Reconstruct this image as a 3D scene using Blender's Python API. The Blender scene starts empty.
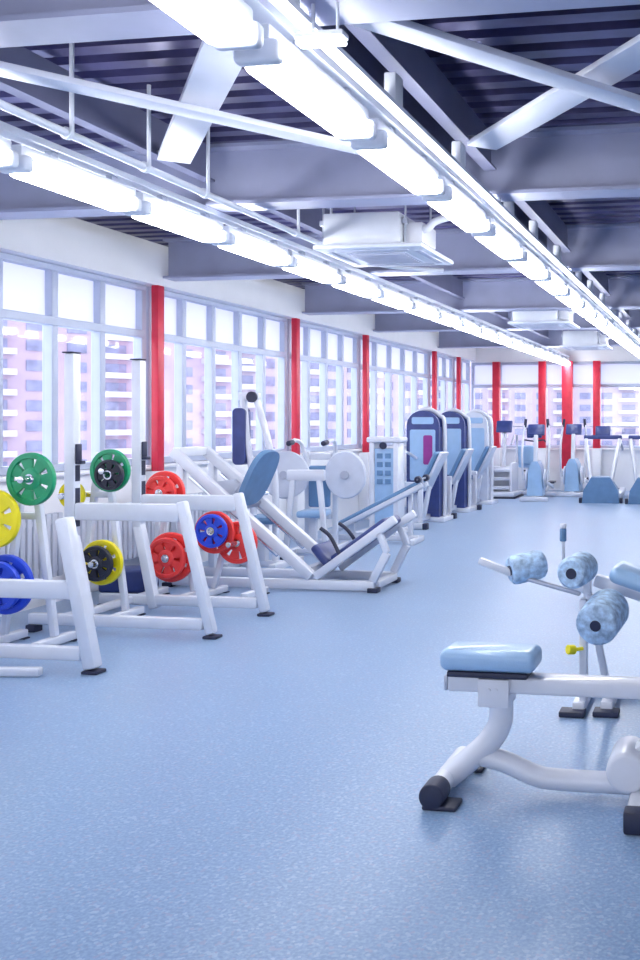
import bpy, bmesh, math, random
from mathutils import Vector, Matrix, Euler
random.seed(4)
S = bpy.context.scene
COL = S.collection
PI = math.pi
R = math.radians

# ------------------------------------------------------------------ materials
def mat(name, color, rough=0.5, metal=0.0, spec=0.5, var=0.0, vscale=8.0, bump=0.0, bscale=60.0, coat=0.0):
    m = bpy.data.materials.new(name); m.use_nodes = True
    nt = m.node_tree; b = nt.nodes['Principled BSDF']
    b.inputs['Base Color'].default_value = (*color, 1)
    b.inputs['Roughness'].default_value = rough
    b.inputs['Metallic'].default_value = metal
    b.inputs['Specular IOR Level'].default_value = spec
    b.inputs['Coat Weight'].default_value = coat
    tc = nt.nodes.new('ShaderNodeTexCoord')
    if var > 0:
        n = nt.nodes.new('ShaderNodeTexNoise'); n.inputs['Scale'].default_value = vscale
        n.inputs['Detail'].default_value = 4
        nt.links.new(tc.outputs['Object'], n.inputs['Vector'])
        r = nt.nodes.new('ShaderNodeValToRGB')
        r.color_ramp.elements[0].position = .3; r.color_ramp.elements[1].position = .7
        r.color_ramp.elements[0].color = (*[max(0, c*(1-var)) for c in color], 1)
        r.color_ramp.elements[1].color = (*[min(1, c*(1+var)) for c in color], 1)
        nt.links.new(n.outputs['Fac'], r.inputs['Fac'])
        nt.links.new(r.outputs['Color'], b.inputs['Base Color'])
    if bump > 0:
        n2 = nt.nodes.new('ShaderNodeTexNoise'); n2.inputs['Scale'].default_value = bscale
        nt.links.new(tc.outputs['Object'], n2.inputs['Vector'])
        bp = nt.nodes.new('ShaderNodeBump'); bp.inputs['Strength'].default_value = bump
        bp.inputs['Distance'].default_value = .01
        nt.links.new(n2.outputs['Fac'], bp.inputs['Height'])
        nt.links.new(bp.outputs['Normal'], b.inputs['Normal'])
    return m

def emit_mat(name, color, strength):
    m = bpy.data.materials.new(name); m.use_nodes = True
    nt = m.node_tree; b = nt.nodes['Principled BSDF']
    b.inputs['Base Color'].default_value = (.9, .9, .9, 1)
    b.inputs['Emission Color'].default_value = (*color, 1)
    b.inputs['Emission Strength'].default_value = strength
    return m

def glass_mat(name, tint, refl=0.05, haze=0.0):
    m = bpy.data.materials.new(name); m.use_nodes = True
    nt = m.node_tree; nt.nodes.remove(nt.nodes['Principled BSDF'])
    out = nt.nodes['Material Output']
    t = nt.nodes.new('ShaderNodeBsdfTransparent'); t.inputs['Color'].default_value = (*tint, 1)
    g = nt.nodes.new('ShaderNodeBsdfGlossy'); g.inputs['Roughness'].default_value = .03
    mx = nt.nodes.new('ShaderNodeMixShader'); mx.inputs['Fac'].default_value = refl
    nt.links.new(t.outputs['BSDF'], mx.inputs[1]); nt.links.new(g.outputs['BSDF'], mx.inputs[2])
    last = mx
    if haze > 0:
        tr = nt.nodes.new('ShaderNodeBsdfTranslucent'); tr.inputs['Color'].default_value = (.72, .72, .80, 1)
        df = nt.nodes.new('ShaderNodeBsdfDiffuse'); df.inputs['Color'].default_value = (.86, .86, .92, 1)
        a = nt.nodes.new('ShaderNodeMixShader'); a.inputs['Fac'].default_value = .35
        nt.links.new(tr.outputs['BSDF'], a.inputs[1]); nt.links.new(df.outputs['BSDF'], a.inputs[2])
        b = nt.nodes.new('ShaderNodeMixShader'); b.inputs['Fac'].default_value = haze
        nt.links.new(mx.outputs['Shader'], b.inputs[1]); nt.links.new(a.outputs['Shader'], b.inputs[2])
        last = b
    nt.links.new(last.outputs['Shader'], out.inputs['Surface'])
    return m

def floor_mat():
    m = bpy.data.materials.new('speckled_rubber_floor'); m.use_nodes = True
    nt = m.node_tree; b = nt.nodes['Principled BSDF']
    tc = nt.nodes.new('ShaderNodeTexCoord')
    n1 = nt.nodes.new('ShaderNodeTexNoise'); n1.inputs['Scale'].default_value = 70; n1.inputs['Detail'].default_value = 3
    n2 = nt.nodes.new('ShaderNodeTexNoise'); n2.inputs['Scale'].default_value = 1.1; n2.inputs['Detail'].default_value = 3
    v = nt.nodes.new('ShaderNodeTexVoronoi'); v.inputs['Scale'].default_value = 80
    for n in (n1, n2, v): nt.links.new(tc.outputs['Object'], n.inputs['Vector'])
    r1 = nt.nodes.new('ShaderNodeValToRGB'); e = r1.color_ramp.elements
    e[0].position = .34; e[0].color = (.072, .190, .40, 1)
    e[1].position = .66; e[1].color = (.175, .325, .52, 1)
    x = e.new(.5); x.color = (.110, .242, .47, 1)
    nt.links.new(n1.outputs['Fac'], r1.inputs['Fac'])
    # purple-grey and pale granules
    sep = nt.nodes.new('ShaderNodeSeparateColor'); nt.links.new(v.outputs['Color'], sep.inputs['Color'])
    r2 = nt.nodes.new('ShaderNodeValToRGB'); r2.color_ramp.interpolation = 'CONSTANT'
    f = r2.color_ramp.elements; f[0].position = 0; f[0].color = (0, 0, 0, 1); f[1].position = .84; f[1].color = (.55, .55, .55, 1)
    nt.links.new(sep.outputs['Red'], r2.inputs['Fac'])
    r3 = nt.nodes.new('ShaderNodeValToRGB'); r3.color_ramp.interpolation = 'CONSTANT'
    g = r3.color_ramp.elements; g[0].position = 0; g[0].color = (.22, .24, .42, 1); g[1].position = .5; g[1].color = (.29, .43, .60, 1)
    nt.links.new(sep.outputs['Green'], r3.inputs['Fac'])
    mx = nt.nodes.new('ShaderNodeMixRGB')
    nt.links.new(r2.outputs['Color'], mx.inputs['Fac']); nt.links.new(r1.outputs['Color'], mx.inputs['Color1']); nt.links.new(r3.outputs['Color'], mx.inputs['Color2'])
    mp = nt.nodes.new('ShaderNodeMapRange'); mp.inputs['To Min'].default_value = .9; mp.inputs['To Max'].default_value = 1.1
    nt.links.new(n2.outputs['Fac'], mp.inputs['Value'])
    mu = nt.nodes.new('ShaderNodeMixRGB'); mu.blend_type = 'MULTIPLY'; mu.inputs['Fac'].default_value = 1
    nt.links.new(mx.outputs['Color'], mu.inputs['Color1']); nt.links.new(mp.outputs['Result'], mu.inputs['Color2'])
    nt.links.new(mu.outputs['Color'], b.inputs['Base Color'])
    b.inputs['Roughness'].default_value = .34; b.inputs['Specular IOR Level'].default_value = .65
    b.inputs['Sheen Weight'].default_value = .7; b.inputs['Sheen Roughness'].default_value = .45; b.inputs['Sheen Tint'].default_value = (.85, .92, 1, 1)
    bp = nt.nodes.new('ShaderNodeBump'); bp.inputs['Strength'].default_value = .05; bp.inputs['Distance'].default_value = .004
    nt.links.new(n1.outputs['Fac'], bp.inputs['Height']); nt.links.new(bp.outputs['Normal'], b.inputs['Normal'])
    return m

M = dict(
    floor=floor_mat(),
    wall=mat('white_wall_paint', (.90, .90, .92), .6, var=.02, vscale=3),
    deck=mat('dark_blue_steel_deck', (.10, .095, .22), .3, .5, var=.45, vscale=2.5),
    beam=mat('blue_grey_beam_paint', (.35, .37, .52), .4, 0, var=.08, vscale=3),
    joist=mat('dark_grey_joist_paint', (.17, .18, .29), .45, 0, var=.1, vscale=3),
    brace=mat('pale_grey_brace_paint', (.72, .74, .84), .45, 0, var=.05, vscale=3),
    red=mat('red_column_paint', (.66, .022, .055), .4, var=.08),
    frame=mat('pale_window_frame', (.50, .55, .68), .4, var=.03),
    white=mat('white_powder_coat', (.70, .72, .79), .28, 0, .5, var=.03, coat=.3),
    grey=mat('silver_grey_metal', (.50, .53, .62), .3, .4, var=.06),
    chrome=mat('chrome_steel', (.75, .77, .82), .15, 1.0, var=.03),
    dark=mat('dark_navy_rubber', (.018, .022, .055), .5, var=.2),
    navy=mat('navy_panel', (.035, .055, .20), .35, var=.15),
    pad=mat('pale_blue_vinyl', (.33, .51, .74), .3, coat=.3, var=.05, bump=.12, bscale=150),
    pad2=mat('steel_blue_vinyl', (.12, .24, .42), .45, var=.08, bump=.1, bscale=120),
    foam=mat('marbled_blue_foam', (.40, .55, .80), .6, var=.42, vscale=28, bump=.3, bscale=90),
    yellow=mat('yellow_plate_enamel', (.88, .74, .01), .4, var=.06),
    green=mat('green_plate_enamel', (.012, .30, .13), .4, var=.1),
    redp=mat('red_plate_enamel', (.84, .05, .045), .4, var=.08),
    bluep=mat('blue_plate_enamel', (.02, .07, .62), .4, var=.1),
    black=mat('black_plate_rubber', (.012, .014, .03), .45, var=.2),
    ac=mat('white_plastic_casing', (.72, .75, .82), .45, var=.03),
    acgrey=mat('grey_grille_plastic', (.55, .57, .68), .5, var=.1),
    lamp=emit_mat('glowing_lamp_diffuser', (.97, .98, 1.0), 11.0),
    glass=glass_mat('clear_window_glass', (.95, .97, 1.0)),
    frost=glass_mat('frosted_upper_glass', (.95, .97, 1.0), haze=.92),
    pink=mat('pink_render_facade', (.40, .30, .38), .8, var=.12, vscale=.3),
    pinkb=mat('pale_pink_facade', (.42, .35, .42), .8, var=.1, vscale=.3),
    band=mat('white_balcony_render', (.52, .48, .53), .8, var=.05),
    farwin=mat('dark_house_glass', (.20, .20, .32), .35, var=.3, vscale=.6),
    snow=mat('pale_snowy_ground', (.75, .76, .80), .8, var=.08, vscale=.05),
    disc=mat('pale_grey_disc_plastic', (.62, .65, .74), .4, var=.04),
    magenta=mat('magenta_decal', (.30, .03, .25), .4, var=.1),
)

# ------------------------------------------------------------------ mesh builder
class MB:
    def __init__(self): self.bm = bmesh.new()
    def _add(self, tmp, mtx=None):
        if mtx is not None: bmesh.ops.transform(tmp, matrix=mtx, verts=tmp.verts)
        me = bpy.data.meshes.new('tmp'); tmp.to_mesh(me); tmp.free()
        self.bm.from_mesh(me); bpy.data.meshes.remove(me); return self
    def box(self, c, s, rot=(0, 0, 0), bev=0.0, seg=2):
        t = bmesh.new(); bmesh.ops.create_cube(t, size=1)
        bmesh.ops.transform(t, matrix=Matrix.Diagonal((*s, 1)), verts=t.verts)
        if bev > 0:
            bmesh.ops.bevel(t, geom=t.edges[:], offset=min(bev, min(s)*.49), segments=seg, profile=.5, affect='EDGES')
        return self._add(t, Matrix.Translation(c) @ Euler(rot).to_matrix().to_4x4())
    def span(self, a, b, bev=0.0, seg=2):
        a, b = Vector(a), Vector(b)
        s = b-a
        return self.box((a+b)/2, (abs(s.x), abs(s.y), abs(s.z)), bev=bev, seg=seg)
    def bar(self, p0, p1, w, h, bev=.012, up=(0, 0, 1), seg=2):
        p0, p1 = Vector(p0), Vector(p1); d = p1-p0; L = d.length; d.normalize()
        up = Vector(up)
        if abs(d.dot(up)) > .98: up = Vector((0, 1, 0))
        side = d.cross(up).normalized(); u = side.cross(d)
        m = Matrix((( d.x, side.x, u.x), (d.y, side.y, u.y), (d.z, side.z, u.z))).to_4x4()
        t = bmesh.new(); bmesh.ops.create_cube(t, size=1)
        bmesh.ops.transform(t, matrix=Matrix.Diagonal((L, w, h, 1)), verts=t.verts)
        if bev > 0: bmesh.ops.bevel(t, geom=t.edges[:], offset=min(bev, w*.45, h*.45), segments=seg, profile=.5, affect='EDGES')
        return self._add(t, Matrix.Translation((p0+p1)/2) @ m)
    def cyl(self, p0, p1, r0, r1=None, seg=20, bev=0.0):
        p0, p1 = Vector(p0), Vector(p1); d = p1-p0; L = d.length
        t = bmesh.new()
        bmesh.ops.create_cone(t, cap_ends=True, segments=seg, radius1=r0, radius2=r0 if r1 is None else r1, depth=L)
        if bev > 0:
            ed = [e for e in t.edges if any(len(f.verts) > 4 for f in e.link_faces)]
            bmesh.ops.bevel(t, geom=ed, offset=bev, segments=3, profile=.5, affect='EDGES')
        q = Vector((0, 0, 1)).rotation_difference(d.normalized()).to_matrix().to_4x4()
        return self._add(t, Matrix.Translation((p0+p1)/2) @ q)
    def tube(self, pts, r, seg=12, sub=6):
        P = [Vector(p) for p in pts]
        if len(P) > 2 and sub > 1:
            Q = []
            for i in range(len(P)-1):
                a = P[max(i-1, 0)]; b = P[i]; c = P[i+1]; d = P[min(i+2, len(P)-1)]
                for k in range(sub):
                    t = k/sub
                    Q.append(.5*((2*b)+(c-a)*t+(2*a-5*b+4*c-d)*t*t+(3*b-3*c+d-a)*t**3))
            Q.append(P[-1]); P = Q
        t = bmesh.new(); rings = []
        ref = Vector((.13, .97, .2)).normalized()
        for i, p in enumerate(P):
            d = (P[min(i+1, len(P)-1)]-P[max(i-1, 0)]).normalized()
            s = d.cross(ref).normalized(); u = s.cross(d)
            rings.append([t.verts.new(p+r*(math.cos(2*PI*k/seg)*s+math.sin(2*PI*k/seg)*u)) for k in range(seg)])
        for a, b in zip(rings, rings[1:]):
            for k in range(seg): t.faces.new((a[k], a[(k+1) % seg], b[(k+1) % seg], b[k]))
        t.faces.new(rings[0][::-1]); t.faces.new(rings[-1])
        bmesh.ops.recalc_face_normals(t, faces=t.faces[:])
        return self._add(t)
    def lathe(self, prof, p, axis=(0, 1, 0), seg=32):   # prof: (radius, height along axis), closed loop
        t = bmesh.new(); rings = []
        for k in range(seg):
            a = 2*PI*k/seg
            rings.append([t.verts.new((r*math.cos(a), r*math.sin(a), h)) for r, h in prof])
        n = len(prof)
        for k in range(seg):
            A, B = rings[k], rings[(k+1) % seg]
            for i in range(n): t.faces.new((A[i], B[i], B[(i+1) % n], A[(i+1) % n]))
        bmesh.ops.recalc_face_normals(t, faces=t.faces[:])
        q = Vector((0, 0, 1)).rotation_difference(Vector(axis).normalized()).to_matrix().to_4x4()
        return self._add(t, Matrix.Translation(p) @ q)
    def prism(self, pts, h, mtx):          # 2D outline in XY extruded 0..h along Z, then mtx
        t = bmesh.new()
        a = [t.verts.new((x, y, 0)) for x, y in pts]; b = [t.verts.new((x, y, h)) for x, y in pts]
        n = len(pts)
        t.faces.new(a[::-1]); t.faces.new(b)
        for i in range(n): t.faces.new((a[i], a[(i+1) % n], b[(i+1) % n], b[i]))
        bmesh.ops.recalc_face_normals(t, faces=t.faces[:])
        return self._add(t, mtx)
    def build(self, name, m, parent=None, smooth=True):
        me = bpy.data.meshes.new(name)
        bmesh.ops.recalc_face_normals(self.bm, faces=self.bm.faces[:])
        self.bm.to_mesh(me); self.bm.free()
        me.materials.append(m)
        if smooth:
            me.polygons.foreach_set('use_smooth', [True]*len(me.polygons))
            me.set_sharp_from_angle(angle=R(38))
        o = bpy.data.objects.new(name, me); COL.objects.link(o)
        if parent is not None: o.parent = parent
        return o

def tag(o, label, cat, group=None):
    o['label'] = label; o['category'] = cat
    if group: o['group'] = group
    return o
def thing(name, label, cat, loc=(0, 0, 0), rz=0, group=None):
    o = bpy.data.objects.new(name, None); COL.objects.link(o); o.empty_display_size = .1
    o.location = loc; o.rotation_euler = (0, 0, rz)
    return tag(o, label, cat, group)
def struct(o): o['kind'] = 'structure'; return o
def dup(root, loc, label, group=None, rz=None):
    r = root.copy(); COL.objects.link(r); r.location = loc; r['label'] = label
    if rz is not None: r.rotation_euler = (0, 0, rz)
    if group: r['group'] = group
    for ch in root.children:
        c = ch.copy(); COL.objects.link(c); c.parent = r
        for g in ch.children:
            d = g.copy(); COL.objects.link(d); d.parent = c
    return r
ORD = ['first', 'second', 'third', 'fourth', 'fifth', 'sixth', 'seventh', 'eighth', 'ninth', 'tenth', 'eleventh', 'twelfth',
       'thirteenth', 'fourteenth', 'fifteenth', 'sixteenth', 'seventeenth', 'eighteenth', 'nineteenth', 'twentieth']

# ------------------------------------------------------------------ camera
EYE = 1.6
cam = bpy.data.cameras.new('camera'); co = bpy.data.objects.new('camera', cam); COL.objects.link(co)
co.location = (0, 0, EYE); co.rotation_euler = (R(90), 0, math.atan(149/950))
cam.sensor_fit = 'HORIZONTAL'; cam.sensor_width = 36; cam.lens = 950/640*36
cam.shift_x = -255/640; cam.shift_y = -60/640
cam.clip_end = 1000
S.camera = co

# ------------------------------------------------------------------ room shell
XL, XR, YB, YF, ZC = -5.8, 4.6, -3.2, 21.4, 3.46
struct(MB().span((XL-.3, YB-.3, -.2), (XR+.3, YF+.3, 0)).build('floor', M['floor'], smooth=False))
# corrugated steel deck, ribs running across the room
t = MB(); prof = []
y = YB-.3; 
while y < YF+.3:
    prof += [(y, ZC), (y+.10, ZC), (y+.115, ZC+.075), (y+.185, ZC+.075)]; y += .20
prof += [(YF+.45, ZC), (YF+.45, ZC+.3), (YB-.3, ZC+.3)]
mx = Matrix(((0, 0, 1, XL-.3), (1, 0, 0, 0), (0, 1, 0, 0), (0, 0, 0, 1)))
t.prism(prof, XR-XL+.6, mx)
struct(t.build('ceiling', M['deck'], smooth=False))

SILL, HEAD, TRANS = 1.1, 2.97, 2.47
edges = [-3.2, -.2, 2.8, 6.2, 8.92, 12.08, 14.62, 18.3, 20.05, 21.4]
t = MB()
t.span((XL-.28, YB, 0), (XL, YF+.28, SILL)); t.span((XL-.28, YB, HEAD), (XL+.12, YF+.28, 3.30))
t.span((XL-.28, YB, 3.302), (XL-.1, YF+.28, ZC))
t.span((XL-.25, YB, SILL+.0005), (XL+.05, YF, SILL+.04), bev=.01)
struct(t.build('wall_left', M['wall'], smooth=False))
SF = .92
FX = [XL, -5.15, -4.08, -3.5, -2.83, -1.7, -.5, .7, 1.9, 3.2, XR]
t = MB()
t.span((XL+.002, YF, 0), (XR, YF+.28, SF)); t.span((XL+.002, YF, 2.93), (XR, YF+.28, ZC))
t.span((XL+.06, YF-.08, SF+.0005), (XR, YF+.25, SF+.04), bev=.01)
struct(t.build('wall_far', M['wall'], smooth=False))
t = MB(); t.span((XR, YB, 0), (XR+.28, YF+.28, ZC))
struct(t.build('wall_right', M['wall'], smooth=False))
t = MB(); t.span((XL-.28, YB-.28, 0), (XR+.28, YB-.001, .9)); t.span((XL-.28, YB-.28, 2.9), (XR+.28, YB-.001, ZC))
for x in (-3.3, -.6, 2.0): t.span((x-.2, YB-.28, .9), (x+.2, YB-.001, 2.9))
struct(t.build('wall_back', M['wall'], smooth=False))

wn = 0
for a, b in zip(edges, edges[1:]):
    wn += 1
    t = MB(); n = max(1, round((b-a)/.68)); x0, x1 = XL-.12, XL-.02
    a2, b2 = a+.06, b-.06
    for k in range(n+1):
        y = a2+(b2-a2)*k/n
        t.span((x0, y-.04, SILL+.04), (x1, y+.04, HEAD), bev=.006, seg=1)
    for z, h in ((SILL+.08, .07), (TRANS, .075), (HEAD-.03, .055)):
        t.span((x0+.02, a2, z-h/2), (x1+.012, b2, z+h/2), bev=.006, seg=1)
    f = struct(t.build('window_%d' % wn, M['frame']))
    t = MB(); t.span((XL-.10, a2+.01, SILL+.1), (XL-.09, b2-.01, TRANS-.03)); t.build('pane', M['glass'], f, False)
    t = MB(); t.span((XL-.10, a2+.01, TRANS+.03), (XL-.09, b2-.01, HEAD-.03)); t.build('frosted_pane', M['frost'], f, False)
for a, b in zip(FX, FX[1:]):
    wn += 1
    t = MB(); n = max(1, round((b-a)/.8)); a2, b2 = a+.03, b-.03
    for k in range(n+1):
        x = a2+(b2-a2)*k/n
        t.span((x-.03, YF+.02, SF+.04), (x+.03, YF+.14, 2.93), bev=.006, seg=1)
    for z, h in ((SF+.07, .06), (2.38, .075), (2.9, .055)):
        t.span((a2, YF+.01, z-h/2), (b2, YF+.12, z+h/2), bev=.006, seg=1)
    f = struct(t.build('window_%d' % wn, M['frame']))
    t = MB(); t.span((a2+.01, YF+.09, SF+.1), (b2-.01, YF+.1, 2.35)); t.build('pane', M['glass'], f, False)
    t = MB(); t.span((a2+.01, YF+.09, 2.41), (b2-.01, YF+.1, 2.88)); t.build('frosted_pane', M['frost'], f, False)
# handrail across the far windows
t = MB(); t.cyl((XL+.1, YF-.06, 1.45), (XR-.1, YF-.06, 1.45), .014)
for x in FX[1:-1]: t.cyl((x+.12, YF-.06, 1.45), (x+.12, YF+.02, 1.45), .01, seg=8)
tag(t.build('handrail', M['grey']), 'thin grey handrail running across the end wall windows', 'handrail')

# red columns: steel box in front of the glazing on a white plinth
tn = 0
for y in edges[3:-1]:
    tn += 1
    t = MB(); t.span((XL+.052, y-.055, SILL-.02), (XL+.13, y+.055, HEAD), bev=.008)
    c = struct(t.build('trim_%d' % tn, M['red']))
    t = MB(); t.span((XL+.002, y-.09, 0), (XL+.16, y+.09, SILL-.021), bev=.008); t.build('plinth', M['wall'], c)
for x in FX[1:5]:
    tn += 1
    zb = .5 if x == -3.5 else SF+.045
    wd = .12 if x == -3.5 else .08
    t = MB(); t.span((x-wd, YF-.26, zb), (x+wd, YF-.1, 2.93), bev=.008)
    c = struct(t.build('trim_%d' % tn, M['red']))
    t = MB(); t.span((x-wd-.02, YF-.28, 0), (x+wd+.02, YF-.085, zb-.001), bev=.008); t.build('plinth', M['wall'], c)

# ------------------------------------------------------------------ ceiling steel
BY = [.4, 3.2, 6.05, 9.06, 12.3, 14.95, 18.5]
for y in BY:
    t = MB(); x0, x1 = XL+.125, XR
    t.span((x0, y-.11, 3.05), (x1, y+.11, 3.072)); t.span((x0, y-.008, 3.072), (x1, y+.008, 3.435)); t.span((x0, y-.11, 3.435), (x1, y+.11, ZC-.001))
    struct(t.build('ceiling_beam', M['beam'], smooth=False))
for x in (-3.42, -1.68, -1.48, .36, 2.5):
    for a, b in zip(BY, BY[1:]+[YF]):
        t = MB(); t.span((x-.04, a+.115, 3.20), (x+.04, b-.115, 3.215)); t.span((x-.006, a+.115, 3.215), (x+.006, b-.115, 3.44)); 
        struct(t.build('ceiling_joist', M['joist'], smooth=False))
cells = [(-3.42, -1.68, 'between the two lamp rows'), (-1.48, .36, 'beside the brighter lamp row')]
for (a, b, w) in cells:
    y0, y1 = BY[1]+.15, BY[2]-.68
    for k, (p, q) in enumerate((((a+.09, y0), (b-.09, y1)), ((b-.09, y0), (a+.09, y1)))):
        z = 3.115 if k == 0 else 3.195
        wd = .13 if k == 0 else .19
        t = MB(); t.bar((*p, z), (*q, z), wd, .03, bev=.004)
        root = tag(t.build('cross_brace', M['brace']), 'pale steel %s brace crossing the ceiling bay %s' % ('lower' if k == 0 else 'wide upper', w), 'brace', 'ceiling cross braces')
        t = MB()
        for (x, yy) in (p, q):
            t.box((x, yy, z+.035), (.14, .14, .012))
        t.build('gusset_plate', M['grey'], root, False)

# conduit pipe with hanger rods
t = MB(); t.tube([(-3.17, .8, 3.0), (-3.17, 4, 3.0), (-3.17, 7.4, 3.0), (-3.17, 7.8, 3.0), (-3.0, 8.3, 3.0), (-2.6, 8.6, 3.0)], .021, sub=5)
pr = tag(t.build('conduit_pipe', M['ac']), 'long pale pipe hung from rods beside the window side lamp row', 'pipe')
for y in (2.35, 3.45, 4.2, 4.83, 5.44, 6.7, 7.3):
    t = MB(); t.tube([(-3.17, y, 2.975), (-3.145, y, 3.0), (-3.145, y, 3.06), (-3.145, y, 3.3), (-3.145, y, 3.455)], .011, seg=8, sub=3)
    t.cyl((-3.17, y-.015, 3.0), (-3.17, y+.015, 3.0), .03, seg=14)
    t.build('hanger_rod', M['ac'], pr)

# ------------------------------------------------------------------ lamps
def light_proto(label, loc, group):
    r = thing('ceiling_light', label, 'ceiling light', loc, 0, group)
    L = .84
    t = MB()
    t.span((-.05, -.05, .05), (.05, L+.05, .115), bev=.012)
    for y in (-.06, L): t.span((-.086, y, -.024), (.086, y+.06, .06), bev=.02, seg=3)
    t.build('housing', M['ac'], r)
    t = MB(); t.span((-.082, .003, -.032), (.082, L-.003, .0495), bev=.03, seg=3)
    t.build('diffuser', M['lamp'], r)
    for y in (.2, .7):
        t = MB(); t.span((-.02, y, .116), (.02, y+.05, .15)); t.build('mounting_clip', M['grey'], r, False)
    return r
LZ = 2.86
g1, g2 = 'batten lamps of the middle row', 'batten lamps of the window side row'
p1 = None
for k in range(18):
    y = 2.08+1.045*k
    lab = 'glowing white batten lamp, %s along the middle ceiling row' % ORD[k]
    if p1 is None: p1 = light_proto(lab, (-1.6, y, LZ), g1)
    else: dup(p1, (-1.6, y, LZ), lab, g1)
p2 = None
for k in range(18):
    y = 3.29+1.0*k
    lab = 'glowing white batten lamp, %s along the window side ceiling row' % ORD[k]
    dup(p1, (-3.5, y, LZ), lab, g2)
for x, lab, y0, y1 in ((-1.6, 'long pale cable track carrying the middle row of lamps', 1.0, 21), (-3.5, 'long pale cable track carrying the window side row of lamps', 1.0, 21.2)):
    r = thing('lamp_track', lab, 'lamp track', (x, 0, LZ+.15))
    t = MB(); t.span((-.045, y0, 0), (.045, y1, .018)); t.span((-.05, y0, 0.0), (-.044, y1, .035)); t.span((.044, y0, 0), (.05, y1, .035))
    t.build('tray', M['ac'], r, False)
    for yy in BY:
        if y0 < yy < y1:
            t = MB(); t.cyl((0, yy, .018), (0, yy, .0395), .012, seg=8); t.build('hanger', M['grey'], r)
# parallel slim tray with boxes
r = thing('cable_tray', 'slim pale cable tray with small boxes next to the middle lamps', 'cable tray', (-1.45, 0, 3.0))
t = MB(); t.span((-.03, 1, -.02), (.03, 21, 0)); t.build('tray', M['brace'], r, False)
for k in range(17):
    y = 2.95+1.045*k
    if min(abs(y-b) for b in BY) < .17: y += .2
    t = MB(); t.span((-.028, y, .0), (.028, y+.1, .13), bev=.008); t.build('junction_box', M['ac'], r)
for y in BY[1:]:
    t = MB(); t.cyl((0, y, 0), (0, y, .0495), .012, seg=8); t.build('hanger', M['grey'], r)
r = thing('ceiling_light', 'short glowing white strip lying across under the near beam', 'ceiling light', (-1.475, 3.13, 2.925), 0)  # short glowing white strip hung below the near beam
t = MB(); t.span((.0, -.03, 0), (.18, .03, .022), bev=.006); t.build('housing', M['ac'], r)
for x in (.06, .15):
    t = MB(); t.cyl((x, 0, .022), (x, 0, .1245), .006, seg=8); t.build('hanger', M['ac'], r)
t = MB(); t.span((.005, -.028, -.02), (.175, .028, -.0005), bev=.008); t.build('diffuser', M['lamp'], r)

# ------------------------------------------------------------------ ceiling cassettes
def cassette(loc, label):
    r = thing('air_conditioner', label, 'air conditioner', loc, 0, 'ceiling cassette air conditioners')
    W = .88
    t = MB()
    t.span((-W/2, 0, 0), (W/2, W, .035), bev=.012)
    t.prism([(-W/2+.02, .02), (W/2-.02, .02), (W/2-.02, W-.02), (-W/2+.02, W-.02)], .01, Matrix.Translation((0, 0, .03)))
    t.build('panel', M['ac'], r)
    t = MB(); t.span((-.24, .2, -.008), (.24, .68, 0.0), bev=.004)
    for k in range(9): t.span((-.22, (.235+k*.05), -.016), (.22, .25+k*.05, -.006))
    t.build('grille', M['acgrey'], r, False)
    for dx, dy, sx, sy in ((0, .11, .6, .05), (0, .79, .6, .05), (-.36, .44, .05, .6), (.36, .44, .05, .6)):
        t = MB(); t.span((dx-sx/2, dy-sy/2, -.006), (dx+sx/2, dy+sy/2, 0), bev=.002); t.build('louvre', M['acgrey'], r)
    t = MB(); t.span((-.38, .06, .04), (.24, .80, .29), bev=.015)
    t.build('body', M['ac'], r)
    t = MB(); t.span((.245, .15, .06), (.40, .5, .22), bev=.01); t.tube([(.36, .2, .16), (.44, .16, .17), (.5, .16, .22), (.62, .18, .26)], .03, sub=6)
    t.build('pipe_box', M['white'], r)
    for sx in (-.4, .27):
        for sy in (.12, .76):
            t = MB(); t.cyl((sx, sy, .03), (sx, sy, .53), .009, seg=8); t.span((sx-.02, sy-.03, .2), (sx+.02, sy+.03, .24)); t.build('hanger_rod', M['grey'], r)
    return r
c1 = cassette((-2.71, 6.95, 2.92), 'white ceiling cassette unit hanging just behind the second beam, largest in view')
dup(c1, (-2.5, 12.75, 2.92), 'white ceiling cassette unit hanging midway down the room')
dup(c1, (-2.5, 16.9, 2.92), 'white ceiling cassette unit hanging near the end wall')

# ------------------------------------------------------------------ buildings outside
struct(MB().span((-320, -60, -12.4), (120, 420, -12)).build('ground', M['snow'], smooth=False))
def building(loc, rz, W, H, D, label, m, floors, cols):
    r = thing('apartment_building', label, 'building', loc, rz, 'apartment blocks outside the windows')
    t = MB(); t.span((-W/2, 0, 0), (W/2, D, H)); t.build('facade', m, r, False)
    t = MB(); t.span((-W/2-.4, -.4, H), (W/2+.4, D+.4, H+.7)); t.build('roof', M['band'], r, False)
    fh = (H-1.2)/floors
    for f in range(floors):
        z = 1.2+f*fh
        for c in range(cols):
            x = -W/2+(c+.5)*W/cols
            w = W/cols*(.5 if c % 3 else .62)
            t = MB(); t.span((x-w/2, -.12, z+.25*fh), (x+w/2, .05, z+.78*fh)); wdw = t.build('window', M['farwin'], r, False)
            if c % 3 == 0:
                t = MB(); t.span((x-w*.75, -1.1, z), (x+w*.75, -.001, z+.30*fh)); t.build('balcony', M['band'], r, False)
    return r
building((-86, 112, -12), R(60), 50, 27, 14, 'pink apartment block with white balconies seen beyond the first window bay', M['pink'], 10, 10)
building((-66, 158, -12), R(64), 44, 27, 14, 'pale pink apartment block seen beyond the middle window bays', M['pinkb'], 9, 10)
building((-80, 222, -12), R(52), 56, 35, 16, 'tall pink block seen beyond the last side windows', M['pink'], 10, 10)
building((-44, 215, -12), R(8), 50, 26, 14, 'pale pink apartment block seen through the end wall windows', M['pinkb'], 9, 10)
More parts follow.
